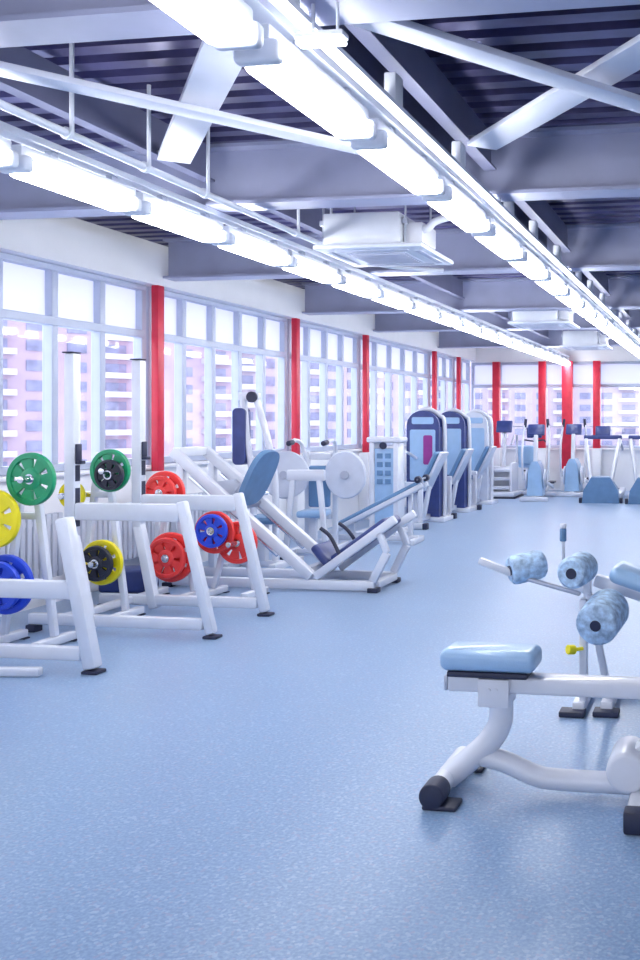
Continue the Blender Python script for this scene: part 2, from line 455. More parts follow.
building((12, 225, -12), R(-6), 46, 24, 14, 'pink apartment block seen at the end wall by the treadmills', M['pink'], 8, 9)

# radiators under the window sill
RG = 'radiators under the window sill'
def radiator(y, label):
    r = thing('radiator', label, 'radiator', (XL+.02, y, 0), 0, RG)
    t = MB()
    for k in range(16): t.span((.03, k*.075, .25), (.10, k*.075+.055, .80), bev=.012, seg=2)
    t.span((.045, 0, .30), (.085, 1.18, .34)); t.span((.045, 0, .71), (.085, 1.18, .75)); t.build('fins', M['disc'], r)
    for yy in (.12, 1.05):
        t = MB(); t.span((.05, yy-.02, 0), (.08, yy+.02, .26)); t.build('leg', M['grey'], r, False)
    return r
rd = radiator(6.3, 'pale finned radiator under the window behind the green plate')
dup(rd, (XL+.02, 7.65, 0), 'pale finned radiator under the window between the tall rack posts', RG)
dup(rd, (XL+.02, 9.2, 0), 'pale finned radiator behind the leg press, past the first red column', RG)
r = thing('navy_block', 'dark navy block lying on the floor behind the rack', 'exercise block', (-5.42, 8.02, 0), R(10))  # plain dark navy box on a thin dark base
t = MB(); t.span((-.22, -.15, .03), (.22, .15, .24), bev=.03, seg=3); b = t.build('body', M['navy'], r)
t = MB(); t.span((-.19, -.12, 0), (.19, .12, .03), bev=.008); t.build('rubber_base', M['dark'], r)

# ------------------------------------------------------------------ weight plates
def plate_mesh(r=.185, th=.04):
    t = MB(); h = th/2
    t.lathe([(r*.80, -h), (r*.97, -h), (r, -h*.6), (r, h*.6), (r*.97, h), (r*.80, h), (r*.78, h*.6), (r*.78, -h*.6)], (0, 0, 0))
    t.lathe([(.028, -h), (r*.34, -h), (r*.42, -h*.55), (r*.42, h*.55), (r*.34, h), (.028, h)], (0, 0, 0))
    n = 7
    for k in range(n):
        a0 = 2*PI*k/n; w = 2*PI/n*.35
        pts = [(r*.41*math.cos(a0+s*w*1.1), r*.41*math.sin(a0+s*w*1.1)) for s in (-1, -.5, 0, .5, 1)]
        pts += [(r*.79*math.cos(a0+s*w), r*.79*math.sin(a0+s*w)) for s in (1, .5, 0, -.5, -1)]
        t.prism(pts, th*.6, Matrix.Rotation(PI/2, 4, 'X') @ Matrix.Translation((0, 0, -th*.3)))
    return t
PG = 'weight plates stored on the pegs'
def plate(c, m, label, r=.185, th=.04, rot=0):
    o = thing('weight_plate', label, 'weight plate', c, 0, PG)
    o.rotation_euler = (0, rot, 0)
    plate_mesh(r, th).build('disc', m, o)
    t = MB(); t.lathe([(.0255, -th*.62), (.036, -th*.62), (.036, th*.62), (.0255, th*.62)], (0, 0, 0), seg=20); t.build('hub_ring', M['chrome'], o)
    return o

def tree(loc, label, pegs, H=1.34):     # A-shaped stand, pegs pointing at -Y
    r = thing('plate_stand', label, 'weight plate stand', loc, 0)
    t = MB(); t.bar((-.2, 0, .07), (-.03, 0, H), .05, .05); t.bar((.2, 0, .07), (.03, 0, H), .05, .05)
    ew = lambda z: .2-.17*(z-.07)/(H-.07)
    for z in sorted({p[1] for p in pegs}): t.bar((-ew(z), 0, z), (ew(z), 0, z), .045, .05)
    t.build('frame', M['white'], r)
    for sx in (-.2, .2):
        t = MB(); t.span((sx-.035, -.2, .012), (sx+.035, .2, .07), bev=.01); f = t.build('foot', M['white'], r)
        for y0 in (-.21, .15):
            t = MB(); t.span((sx-.04, y0, 0), (sx+.04, y0+.06, .011), bev=.004); t.build('rubber_pad', M['dark'], f)
    for x, z in pegs:
        t = MB()
        e = ew(z)-.01
        if abs(x) > e: t.bar((math.copysign(e, x), 0, z), (x, 0, z), .045, .045)
        t.cyl((x, .02, z), (x, -.24, z), .0245, bev=.004); t.build('peg', M['chrome'], r)
    return r
tree((-4.87, 6.06, 0), 'white plate stand holding the green, yellow and blue plates', [(.12, 1.19), (-.1, .92), (-.09, .45)])
plate((-4.75, 5.93, 1.19), M['green'], 'green weight plate on the high peg of the stand, beside the tall rack post')
plate((-4.97, 5.84, .92), M['yellow'], 'bright yellow weight plate cut by the picture edge, above a blue plate', r=.205)
plate((-4.96, 5.95, .45), M['bluep'], 'blue weight plate low on the stand below the yellow plate', r=.21)
plate((-4.96, 5.88, .45), M['bluep'], 'second blue weight plate slid on in front of the low blue one', r=.17)
tree((-4.94, 6.97, 0), 'white plate stand between the two tall rack posts', [(.15, 1.2), (.06, .47), (-.2, 1.0)])
plate((-4.80, 6.86, 1.2), M['green'], 'dark green weight plate half hidden behind a black plate', r=.17)
plate((-4.76, 6.79, 1.17), M['black'], 'small black weight plate in front of the dark green one', r=.12, rot=.3)
plate((-4.88, 6.87, .47), M['yellow'], 'yellow weight plate low between the rack posts, with a black plate on it', r=.18)
plate((-4.88, 6.80, .47), M['black'], 'black weight plate overlapping the low yellow plate', r=.14)
plate((-5.14, 6.87, 1.0), M['yellow'], 'small yellow weight plate just behind the tall rack post', r=.11)
tree((-4.88, 7.86, 0), 'white plate stand loaded with red plates', [(.0, .96), (.06, .39)], 1.02)
plate((-4.88, 7.73, .96), M['redp'], 'red weight plate showing above the rack arm', r=.19)
plate((-4.88, 7.66, .96), M['redp'], 'front red weight plate of the pair above the rack arm', r=.15, rot=.4)
plate((-4.82, 7.73, .39), M['redp'], 'large red weight plate low behind the slanted rack leg', r=.22)
plate((-4.82, 7.66, .39), M['redp'], 'smaller red weight plate resting against the large low red one', r=.18, rot=.5)
tree((-4.38, 8.02, 0), 'white plate stand holding a blue plate between red plates', [(-.1, .62), (.07, .50)], .70)
plate((-4.48, 7.86, .60), M['redp'], 'red weight plate behind the bright blue one', r=.19)
plate((-4.47, 7.79, .62), M['bluep'], 'bright blue weight plate hanging between red plates', r=.15)
plate((-4.31, 7.945, .50), M['redp'], 'red weight plate beside the bright blue one', r=.19)

# ------------------------------------------------------------------ squat racks
def rack(loc, label, ys, front_only=False):
    r = thing('squat_rack', label, 'squat rack', loc, 0, 'white squat racks')
    for y in ys:
        t = MB()                                        # tall upright, bent near the foot
        t.bar((0, y, .70), (0, y, 2.1), .085, .085, bev=.015); t.bar((.15, y, .03), (.0, y, .74), .08, .08, bev=.015)
        u = t.build('upright', M['white'], r)
        t = MB()
        for k in range(3): t.span((.0425, y-.025, .80+k*.17), (.0455, y+.025, .92+k*.17))
        t.build('slot', M['dark'], u, False)
        t = MB(); t.span((.02-.07, y-.05, 2.101), (.05-.01, y+.05, 2.112), bev=.004); t.build('cap', M['dark'], u)
        t = MB(); t.bar((1.13, y, .03), (.89, y, 1.0), .076, .076, bev=.02); l = t.build('front_leg', M['white'], r)
        t = MB(); t.span((1.08, y-.05, 0), (1.19, y+.05, .022), bev=.008); t.build('rubber_foot', M['dark'], l)
        t = MB(); t.bar((.0425, y, .915), (.885, y, .915), .075, .13, bev=.014); t.build('arm', M['white'], r)
        t = MB(); t.bar((-.35, y, .1), (1.07, y, .1), .07, .085, bev=.014); t.build('base_rail', M['white'], r)
        t = MB(); t.span((-.36, y-.045, 0), (-.28, y+.045, .056), bev=.008); t.build('rubber_foot', M['dark'], r)
        t = MB(); t.span((.0435, y-.03, 1.27), (.06, y+.03, 1.42), bev=.005); t.span((.06, y-.03, 1.27), (.09, y+.03, 1.295), bev=.005)
        t.build('bar_hook', M['dark'], r)
    for z in (.32,):
        t = MB(); t.bar((-.06, ys[0], z-.22), (-.06, ys[1], z-.22), .06, .06); t.build('cross_tube', M['white'], r)
    return r
rack((-4.84, 6.47, 0), 'white squat rack with two tall posts in full view and slanted legs', (0, .82))
# near rack, only its end frame reaches into the view
r = thing('squat_rack', 'white squat rack reaching in from the picture edge, its slanted leg in front', 'squat rack', (-5.07, 5.46, 0), 0, 'white squat racks')
for y in (0, -1.1):
    t = MB(); t.bar((-.42, y, .06), (-.42, y, 2.1), .085, .085, bev=.015); t.build('upright', M['white'], r)
    t = MB(); t.bar((1.13, y, .03), (.93, y, .98), .09, .09, bev=.018); l = t.build('front_leg', M['white'], r)
    t = MB(); t.span((1.08, y-.052, 0), (1.19, y+.052, .022), bev=.008); t.build('rubber_foot', M['dark'], l)
    t = MB(); t.bar((-.378, y, .52), (1.0, y, .52), .07, .115, bev=.014); t.build('arm', M['white'], r)
    t = MB(); t.bar((-.46, y, .12), (1.06, y, .12), .07, .085, bev=.014); t.build('base_rail', M['white'], r)
t = MB(); t.bar((-.42, -1.06, 1.0), (-.42, -.04, 1.0), .07, .07); t.build('cross_tube', M['white'], r)
t = MB(); t.bar((.0, -.25, .03), (.86, -.12, .03), .06, .055); t.build('floor_stabiliser', M['white'], r)

# ------------------------------------------------------------------ leg press
def leg_press(loc, label, rz=0):
    r = thing('leg_press', label, 'leg press machine', loc, rz, 'angled leg press machines')
    W = .56
    for y in (0, W):
        t = MB(); t.bar((-1.42, y, .06), (.66, y, .06), .07, .09); b = t.build('base_rail', M['white'], r)
        for x0 in (.6, -1.46):
            t = MB(); t.span((x0, y-.05, 0), (x0+.1, y+.05, .045), bev=.008); t.build('rubber_foot', M['dark'], b)
        t = MB(); t.bar((-1.37, y, 1.30), (.04, y, .13), .085, .10, bev=.016); g = t.build('guide_rail', M['white'], r)
        t = MB(); t.bar((-1.20, y, 1.055), (-.3, y, .32), .03, .03, bev=.004); t.build('guide_rod', M['chrome'], g)
        t = MB(); t.bar((-1.28, y, .10), (-1.28, y, 1.17), .07, .07); t.build('rear_post', M['white'], r)
        t = MB(); t.bar((.64, y, .10), (.78, y, .37), .06, .075); t.bar((.78, y, .37), (.70, y, .56), .06, .06); t.build('front_strut', M['white'], r)
        t = MB(); t.bar((.08, y, .13), (.86, y, .685), .06, .08); t.build('seat_rail', M['white'], r)
    for p in ((-1.36, 1.29), (-.02, .17)):
        t = MB(); t.bar((p[0], .043, p[1]), (p[0], W-.043, p[1]), .09, .09); t.build('cross_tube', M['white'], r)
    t = MB(); t.bar((.66, .033, .065), (.66, W-.033, .065), .07, .07); t.build('cross_tube', M['white'], r)
    # sled with oval foot plate
    d = Vector((.769, 0, -.64)); u = Vector((.64, 0, .769))
    c = Vector((-.86, W/2, .84))
    t = MB(); t.bar(c-d*.22, c+d*.14, W+.06, .07, up=u); t.bar(c+u*.03, c+u*.34, .10, .07, up=(0, 1, 0)); s = t.build('sled', M['grey'], r)
    t = MB(); pts = [(.25*math.copysign(abs(math.cos(a))**.7, math.cos(a)), 0.29*math.copysign(abs(math.sin(a))**.7, math.sin(a))) for a in [2*PI*k/40 for k in range(40)]]
    side = Vector((0, 1, 0))
    u2 = Vector((.42, 0, .907)); d2 = Vector((.907, 0, -.42)); o = c+u*.33+d*.07-Vector((.06, 0, 0))
    m = Matrix(((side.x, u2.x, d2.x, o.x), (side.y, u2.y, d2.y, o.y), (side.z, u2.z, d2.z, o.z), (0, 0, 0, 1)))
    t.prism(pts, .05, m); t.build('foot_plate', M['pad2'], r)
    for y in (-.12, W+.12):
        t = MB(); t.cyl(c+Vector((0, (y-W/2)*.8, .0)), c+Vector((0, (y-W/2)*1.5, 0)), .024); t.build('plate_horn', M['chrome'], s)
    # seat and back pads
    k = Vector((.815, 0, .58)); n = Vector((-.58, 0, .815))
    t = MB(); a = Vector((.20, W/2, .27)); t.bar(a, a+k*.66, .42, .085, up=n, bev=.03, seg=3); t.build('back_pad', M['navy'], r)
    t = MB(); a = Vector((.16, W/2, .22)); t.bar(a, a-k*.02+n*.24, .40, .08, up=k, bev=.03, seg=3); t.build('seat_pad', M['navy'], r)
    for y in (.06, W-.06):
        t = MB(); t.tube([(.3, y-.03 if y < .2 else y+.03, .34), (.2, y, .5), (.1, y, .58)], .018); t.build('hand_grip', M['dark'], r)
    return r
leg_press((-3.86, 8.42, 0), 'white leg press with long angled rails and an oval blue foot plate')

# ------------------------------------------------------------------ mid-room strength machines
def rounded(w, h, rad, n=6):
    pts = []
    for cx, cy, a0 in ((w/2-rad, h/2-rad, 0), (-w/2+rad, h/2-rad, 90), (-w/2+rad, -h/2+rad, 180), (w/2-rad, -h/2+rad, 270)):
        for k in range(n+1):
            a = R(a0+90*k/n); pts.append((cx+rad*math.cos(a), cy+rad*math.sin(a)))
    return pts
XZ = Matrix(((1, 0, 0, 0), (0, 0, 1, 0), (0, 1, 0, 0), (0, 0, 0, 1)))   # outline stands in XZ, extruded along +Y

def press_machine(loc, label, rz=0):
    r = thing('chest_press', label, 'chest press machine', loc, rz, 'strength machines by the windows')
    for s in (-1, 1):
        t = MB(); t.bar((s*.24, 0, .03), (s*.15, 0, .93), .06, .07); u = t.build('front_post', M['white'], r)
        t = MB(); t.span((s*.24-.05, -.05, 0), (s*.24+.05, .05, .03), bev=.006); t.build('rubber_foot', M['dark'], u)
        t = MB(); t.bar((s*.22, .036, .06), (s*.22, .95, .06), .06, .07); t.build('base_rail', M['white'], r)
        t = MB(); t.lathe([(.03, -.02), (.27, -.02), (.285, -.005), (.285, .005), (.27, .02), (.03, .02)], (s*.36, .36, .95), axis=(s*.35, 1, 0), seg=40); d = t.build('cam_disc', M['disc'], r)
        t = MB(); t.cyl((s*.36, .30, .95), (s*.36, .42, .95), .05); t.cyl((s*.36, .42, .95), (s*.17, .62, .95), .025); t.build('axle', M['grey'], d)
        t = MB(); t.tube([(s*.17, .62, 1.05), (s*.20, .5, 1.3), (s*.22, .3, 1.36), (s*.2, .12, 1.34)], .024); a = t.build('press_arm', M['white'], r)
        t = MB(); t.cyl((s*.2, .14, 1.34), (s*.2, -.02, 1.33), .03, bev=.008); t.build('hand_grip', M['dark'], a)
        t = MB(); t.bar((s*.17, .62, .09), (s*.17, .62, 1.22), .06, .07); t.build('rear_post', M['white'], r)
    t = MB(); t.span((-.22, -.04, .90), (.22, .04, 1.03), bev=.02); t.build('top_beam', M['white'], r)
    t = MB(); t.span((-.13, .585, 1.12), (.13, .655, 1.2), bev=.01); t.span((-.13, .585, .4), (.13, .655, .48), bev=.01); t.build('cross_tube', M['white'], r)
    t = MB(); t.span((-.13, .50, .55), (.13, .58, 1.05), bev=.03, seg=3); t.build('back_pad', M['pad2'], r)
    t = MB(); t.span((-.16, .12, .46), (.16, .50, .54), bev=.03, seg=3); t.build('seat_pad', M['pad'], r)
    t = MB(); t.span((-.04, .25, .08), (.04, .33, .46), bev=.01); t.span((-.19, .25, .03), (.19, .33, .09), bev=.01); t.build('seat_post', M['white'], r)
    return r
press_machine((-4.74, 10.3, 0), 'white chest press with two big grey discs behind the leg press', R(8))

def pulley_tower(loc, label, rz=0):
    r = thing('pulldown_tower', label, 'pulldown machine', loc, rz, 'strength machines by the windows')
    for s in (-1, 1):
        t = MB(); t.tube([(s*.13+.1, 0, .05), (s*.13+.1, 0, .9), (s*.12+.02, 0, 1.4), (s*.07-.07, 0, 1.86)], .036); t.build('side_post', M['white'], r)
    t = MB(); t.span((-.24, -.3, .0), (-.16, .4, .07), bev=.01); t.span((.30, -.3, 0), (.38, .4, .07), bev=.01); t.span((-.16, -.04, .0), (.30, .04, .07), bev=.01); t.build('base', M['white'], r)
    t = MB(); t.span((-.19, -.03, 1.82), (.05, .03, 1.9), bev=.012); b = t.build('top_beam', M['white'], r)
    t = MB(); t.cyl((-.02, -.06, 1.85), (-.02, -.032, 1.85), .06); t.build('pulley', M['dark'], b)
    t = MB(); t.prism(rounded(.15, .62, .05), .12, Matrix.Translation((-.17, -.05, 1.42)) @ XZ); t.build('back_pad', M['navy'], r)
    t = MB(); t.span((-.12, -.2, .48), (.3, .16, .56), bev=.03); t.build('seat_pad', M['pad2'], r)
    t = MB(); t.span((.04, -.06, .07), (.14, .04, .48), bev=.01); t.build('seat_post', M['white'], r)
    return r
pulley_tower((-5.06, 9.72, 0), 'tall white pulldown tower with narrow navy pad close to the windows')

def stack_machine(loc, label, rz=0, seat=True, shroud='navy', H=1.75, decal=False):
    r = thing('weight_stack_machine', label, 'weight machine', loc, rz, 'strength machines by the windows')
    arch = [(-.27, .08), (.27, .08), (.27, H-.24)]+[(.27*math.cos(a), H-.24+.24*math.sin(a)) for a in [PI*k/14 for k in range(1, 14)]]+[(-.27, H-.24)]
    t = MB(); t.prism(arch, .05, Matrix.Translation((0, -.03, 0)) @ XZ); t.prism(arch, .05, Matrix.Translation((0, .30, 0)) @ XZ)
    for s in (-1, 1): t.span((s*.24-.025, .02, .08), (s*.24+.025, .3, H-.26))
    sh = t.build('shroud', M[shroud], r)
    t = MB(); t.prism(rounded(.36, .11, .03), .012, Matrix.Translation((0, -.042, H-.16)) @ XZ); t.prism(rounded(.42, .80, .03), .012, Matrix.Translation((0, -.042, H-.70)) @ XZ); t.build('front_panel', M['pad'], sh)
    if decal: t = MB(); t.prism(rounded(.15, .46, .03), .006, Matrix.Translation((.09, -.048, H-.62)) @ XZ); t.build('decal', M['magenta'], sh)
    t = MB(); t.tube([(-.30, .15, .04), (-.30, .15, H-.3), (-.22, .15, H-.08), (0, .15, H+.03), (.22, .15, H-.08), (.30, .15, H-.3), (.30, .15, .04)], .032, sub=5); t.build('arch_frame', M['white'], r)
    t = MB(); t.span((-.36, -.05, 0), (.36, .40, .075), bev=.012); t.build('base', M['white'], r)
    t = MB(); 
    for k in range(10): t.span((-.17, .08, .12+k*.045), (.17, .25, .157+k*.045), bev=.003, seg=1)
    t.build('weight_stack', M['dark'], r)
    if seat:
        t = MB(); t.bar((.1, -.051, .09), (.1, -1.05, .09), .08, .08); t.build('base_rail', M['white'], r)
        t = MB(); t.bar((-.2, -1.02, .045), (.4, -1.02, .045), .08, .085); ft = t.build('foot_bar', M['white'], r)
        for x in (-.26, .39):
            t = MB(); t.span((x, -1.07, 0), (x+.07, -.97, .09), bev=.01); t.build('rubber_cap', M['dark'], ft)
        for x in (-.12, .32):
            t = MB(); t.bar((x, -.95, .088), (x, -.95, .62), .07, .07); t.build('front_post', M['white'], r)
        t = MB(); t.bar((-.16, -.95, .65), (.36, -.95, .65), .08, .07); t.build('top_beam', M['white'], r)
        t = MB(); t.bar((-.15, -.62, .52), (.20, -.62, .56), .36, .08, bev=.03, seg=3); t.build('seat_pad', M['pad2'], r)
        t = MB(); t.bar((.22, -.62, .56), (.50, -.62, 1.12), .34, .075, bev=.03, seg=3); b = t.build('back_pad', M['pad2'], r)
        t = MB(); t.bar((.285, -.62, .54), (.575, -.62, 1.12), .30, .05, bev=.015); t.build('back_shell', M['disc'], b)
        t = MB(); t.bar((.12, -.62, .13), (.12, -.62, .5), .07, .09); t.bar((.24, -.62, .13), (.33, -.62, .6), .06, .08); t.build('seat_post', M['white'], r)
        t = MB(); t.tube([(-.1, -.04, 1.0), (-.15, -.35, 1.1), (-.12, -.6, 1.02), (-.08, -.84, .9)], .024); a = t.build('press_arm', M['white'], r)
        t = MB(); t.cyl((-.08, -.82, .91), (-.075, -.93, .85), .03, bev=.006); t.build('hand_grip', M['dark'], a)
    return r
stack_machine((-4.68, 14.42, 0), 'dark arched weight machine, first of three, with a magenta decal', R(-3), decal=True)
stack_machine((-4.70, 15.97, 0), 'dark arched weight machine standing second in the row of three', R(-3))
stack_machine((-4.68, 17.5, 0), 'paler arched weight machine third in the row, by the room corner', R(-3), shroud='disc')

def cable_tower(loc, label, rz=0):
    r = thing('cable_tower', label, 'cable machine', loc, rz, 'strength machines by the windows')
    t = MB(); t.span((-.21, 0, .07), (-.14, .3, 1.28), bev=.01); t.span((.14, 0, .07), (.21, .3, 1.28), bev=.01); t.build('side_panel', M['white'], r)
    t = MB(); t.span((-.139, .02, .07), (.139, .28, 1.2), bev=.008); s = t.build('shroud', M['pad'], r)
    for k in range(4):
        for x in (-.1, .02):
            t = MB(); t.span((x, .008, .7+k*.12), (x+.08, .02, .77+k*.12)); t.build('slot', M['pad2'], s, False)
    t = MB(); t.span((-.25, -.02, 1.281), (.25, .32, 1.36), bev=.025); t.build('top_cap', M['white'], r)
    t = MB(); t.span((-.3, -.35, 0), (.3, .35, .069), bev=.015); t.build('base', M['white'], r)
    t = MB(); t.cyl((0, -.03, 1.24), (0, .005, 1.24), .05); t.build('pulley', M['dark'], r)
    return r
cable_tower((-4.72, 12.75, 0), 'slim white cable tower with pale blue slotted front')
# angled bench between the rows
def incline_bench(loc, label, rz=0):
    r = thing('incline_bench', label, 'weight bench', loc, rz, 'angled benches among the machines')
    t = MB(); t.bar((-.75, 0, .07), (.75, 0, .07), .08, .08); t.bar((-.7, -.3, .04), (-.7, .3, .04), .08, .08); t.bar((.72, -.3, .04), (.72, .3, .04), .08, .08); t.build('base', M['white'], r)
    t = MB(); t.bar((-.6, -.16, .16), (.85, -.16, .85), .06, .07); t.bar((-.6, .16, .16), (.85, .16, .85), .06, .07); t.build('side_rail', M['white'], r)
    t = MB(); t.bar((-.5, 0, .27), (.75, 0, .865), .24, .07, bev=.03, seg=3, up=(-.43, 0, .9)); t.build('pad', M['pad2'], r)
    for x, h in ((.62, .72), (-.3, .28)):
        t = MB(); t.bar((x, 0, .11), (x, 0, h), .07, .07); t.build('post', M['white'], r)
    for y in (-.23, .23):
        t = MB(); t.cyl((.8, y-.05, .93), (.8, y+.05, .93), .05, bev=.01); t.build('foam_roller', M['dark'], r)
    t = MB(); t.cyl((.8, -.28, .93), (.8, .28, .93), .014); t.bar((.8, 0, .8), (.8, 0, .93), .04, .04); t.build('roller_axle', M['grey'], r)
    r.scale = (.84, .9, .9)
    return r
incline_bench((-4.55, 11.85, 0), 'long angled bench with slim blue pad behind the leg press', R(4))
# ------------------------------------------------------------------ cardio at the far end
def stepper(loc, label, rz=0):
    r = thing('step_machine', label, 'step machine', loc, rz, 'cardio machines at the end of the room')
    t = MB(); t.span((-.38, -.25, .03), (.38, .55, .13), bev=.03); b = t.build('base', M['white'], r)
    t = MB(); t.span((-.40, -.27, 0), (.40, .57, .03), bev=.006); t.build('rubber_foot', M['dark'], b)
    for k in range(3):
        t = MB(); t.span((-.24, -.15+k*.16, .18+k*.17), (.24, .05+k*.16, .24+k*.17), bev=.015); t.build('step', M['disc'], r)
    t = MB(); t.span((-.30, -.12, .131), (-.245, .5, .72), bev=.02); t.build('side_cover', M['white'], r)
    t = MB(); t.span((.245, -.12, .131), (.30, .5, .72), bev=.02); t.build('side_cover', M['white'], r)
    t = MB(); t.span((-.24, .35, .131), (.24, .5, .62), bev=.02); t.build('rear_cover', M['white'], r)
    for s in (-1, 1):
        t = MB(); t.tube([(s*.27, .45, .72), (s*.27, .5, 1.2), (s*.27, .3, 1.28), (s*.27, -.05, 1.1)], .022); t.build('handrail', M['grey'], r)
    t = MB(); t.bar((0, .44, .62), (0, .52, 1.35), .07, .07); t.build('mast', M['white'], r)
    t = MB(); t.box((0, .48, 1.46), (.34, .06, .26), rot=(R(-20), 0, 0), bev=.02); t.build('console', M['navy'], r)
    return r
stepper((-4.58, 19.1, 0), 'white step machine in the far corner below the red column')

def bike(loc, label, rz=0):
    r = thing('exercise_bike', label, 'exercise bike', loc, rz, 'cardio machines at the end of the room')
    t = MB(); t.bar((-.5, 0, .07), (.6, 0, .07), .09, .08); t.bar((-.5, -.25, .045), (-.5, .25, .045), .08, .08); t.bar((.58, -.25, .045), (.58, .25, .045), .08, .08); t.build('base', M['white'], r)
    t = MB(); t.prism([(-.05, .11), (.52, .11), (.56, .3), (.42, .62), (.2, .66), (-.1, .34)], .16, Matrix.Translation((0, -.08, 0)) @ XZ); t.build('drive_cover', M['pad2'], r)
    t = MB(); t.cyl((.2, -.12, .34), (.2, .12, .34), .05); t.bar((.2, -.12, .34), (.28, -.12, .2), .02, .04); t.bar((.2, .12, .34), (.12, .12, .48), .02, .04); c = t.build('crank', M['grey'], r)
    t = MB(); t.span((.22, -.22, .17), (.34, -.13, .2), bev=.006); t.build('pedal', M['dark'], c)
    t = MB(); t.span((.06, .13, .47), (.18, .22, .5), bev=.006); t.build('pedal', M['dark'], c)
    t = MB(); t.bar((-.3, 0, .11), (-.36, 0, .58), .07, .07); t.build('seat_post', M['white'], r)
    t = MB(); t.span((-.52, -.19, .58), (-.14, .19, .67), bev=.035, seg=3); t.build('seat_pad', M['pad'], r)
    t = MB(); t.bar((-.53, 0, .66), (-.62, 0, 1.05), .36, .07, up=(1, 0, .2), bev=.03, seg=3); t.build('back_pad', M['pad'], r)
    t = MB(); t.bar((.4, 0, .6), (.3, 0, 1.22), .06, .07); t.build('mast', M['white'], r)
    t = MB(); t.box((.28, 0, 1.32), (.06, .34, .24), rot=(0, R(-15), 0), bev=.02); t.build('console', M['navy'], r)
    t = MB(); t.tube([(.28, -.25, 1.12), (.2, -.22, 1.16), (.3, 0, 1.13), (.2, .22, 1.16), (.28, .25, 1.12)], .018); t.build('handlebar', M['dark'], r)
    return r
bike((-4.16, 20.4, 0), 'recumbent exercise bike with blue grey cover under the end windows', R(90))

def elliptical(loc, label, rz=0):
    r = thing('elliptical_trainer', label, 'elliptical trainer', loc, rz, 'cardio machines at the end of the room')
    t = MB(); t.span((-.05, -.5, .02), (.05, .9, .1), bev=.015); t.span((-.32, .82, 0), (.32, .92, .09), bev=.015); t.span((-.28, -.52, 0), (.28, -.42, .09), bev=.015); t.build('base', M['white'], r)
    t = MB(); t.prism([(-.16, .1), (.16, .1), (.12, .66), (.06, .78), (-.06, .78), (-.12, .66)], .5, Matrix.Translation((0, -.34, 0)) @ XZ); t.build('drive_cover', M['pad'], r)
    for s in (-1, 1):
        t = MB(); t.cyl((s*.165, -.1, .42), (s*.2, -.1, .42), .2, seg=28, bev=.008); t.build('flywheel', M['disc'], r)
        t = MB(); t.bar((s*.25, -.15, .34 if s > 0 else .5), (s*.25, .75, .2 if s > 0 else .26), .05, .06); a = t.build('pedal_arm', M['white'], r)
        t = MB(); t.span((s*.25-.07, .35, .3 if s > 0 else .37), (s*.25+.07, .7, .34 if s > 0 else .41), bev=.012); t.build('footplate', M['dark'], a)
        t = MB(); t.tube([(s*.25, -.18, .4), (s*.27, -.2, .9), (s*.26, -.05, 1.3), (s*.22, .0, 1.6)], .022); h = t.build('swing_handle', M['white'], r)
        t = MB(); t.tube([(s*.235, -.01, 1.45), (s*.22, .0, 1.62)], .03); t.build('hand_grip', M['dark'], h)
    t = MB(); t.bar((0, -.2, .75), (0, -.1, 1.3), .08, .08); t.build('mast', M['white'], r)
    t = MB(); t.box((0, -.06, 1.4), (.34, .07, .24), rot=(R(-25), 0, 0), bev=.025); t.build('console', M['navy'], r)
    return r
elliptical((-3.72, 18.75, 0), 'white elliptical trainer in front of the red columns on the end wall', R(4))
elliptical((-3.16, 20.05, 0), 'white elliptical trainer next to the blue treadmill')

def treadmill(loc, label, rz=0):
    r = thing('treadmill', label, 'treadmill', loc, rz, 'cardio machines at the end of the room')
    t = MB(); t.span((-.38, -.75, .05), (-.26, 1.0, .17), bev=.02); t.span((.26, -.75, .05), (.38, 1.0, .17), bev=.02); t.build('side_rail', M['white'], r)
    t = MB(); t.span((-.258, -.7, .07), (.258, .98, .15), bev=.01); t.build('running_belt', M['dark'], r)
    t = MB(); t.prism([(-.36, .0), (.36, .0), (.33, .25), (.18, .50), (-.18, .50), (-.33, .25)], .36, Matrix.Translation((0, -1.12, 0)) @ XZ); m = t.build('motor_cover', M['pad2'], r)
    t = MB(); t.span((-.42, -1.1, 0), (-.362, -.95, .1), bev=.01); t.span((.362, -1.1, 0), (.42, -.95, .1), bev=.01); t.build('wheel', M['dark'], m)
    for s in (-1, 1):
        t = MB(); t.bar((s*.20, -.95, .40), (s*.34, -.5, 1.22), .06, .09); t.build('upright', M['white'], r)
        t = MB(); t.tube([(s*.34, -.5, 1.17), (s*.36, -.3, 1.12), (s*.36, .1, 1.0)], .025); t.build('handrail', M['grey'], r)
    t = MB(); t.box((0, -.48, 1.26), (.76, .1, .08), bev=.02); t.box((0, -.47, 1.38), (.30, .07, .2), rot=(R(-15), 0, 0), bev=.02); t.build('console', M['navy'], r)
    return r
treadmill((-2.40, 19.2, 0), 'treadmill with a blue motor cover facing the room, next to the elliptical trainers', R(3))
treadmill((-1.5, 19.1, 0), 'treadmill with a blue motor cover at the picture edge', R(3))

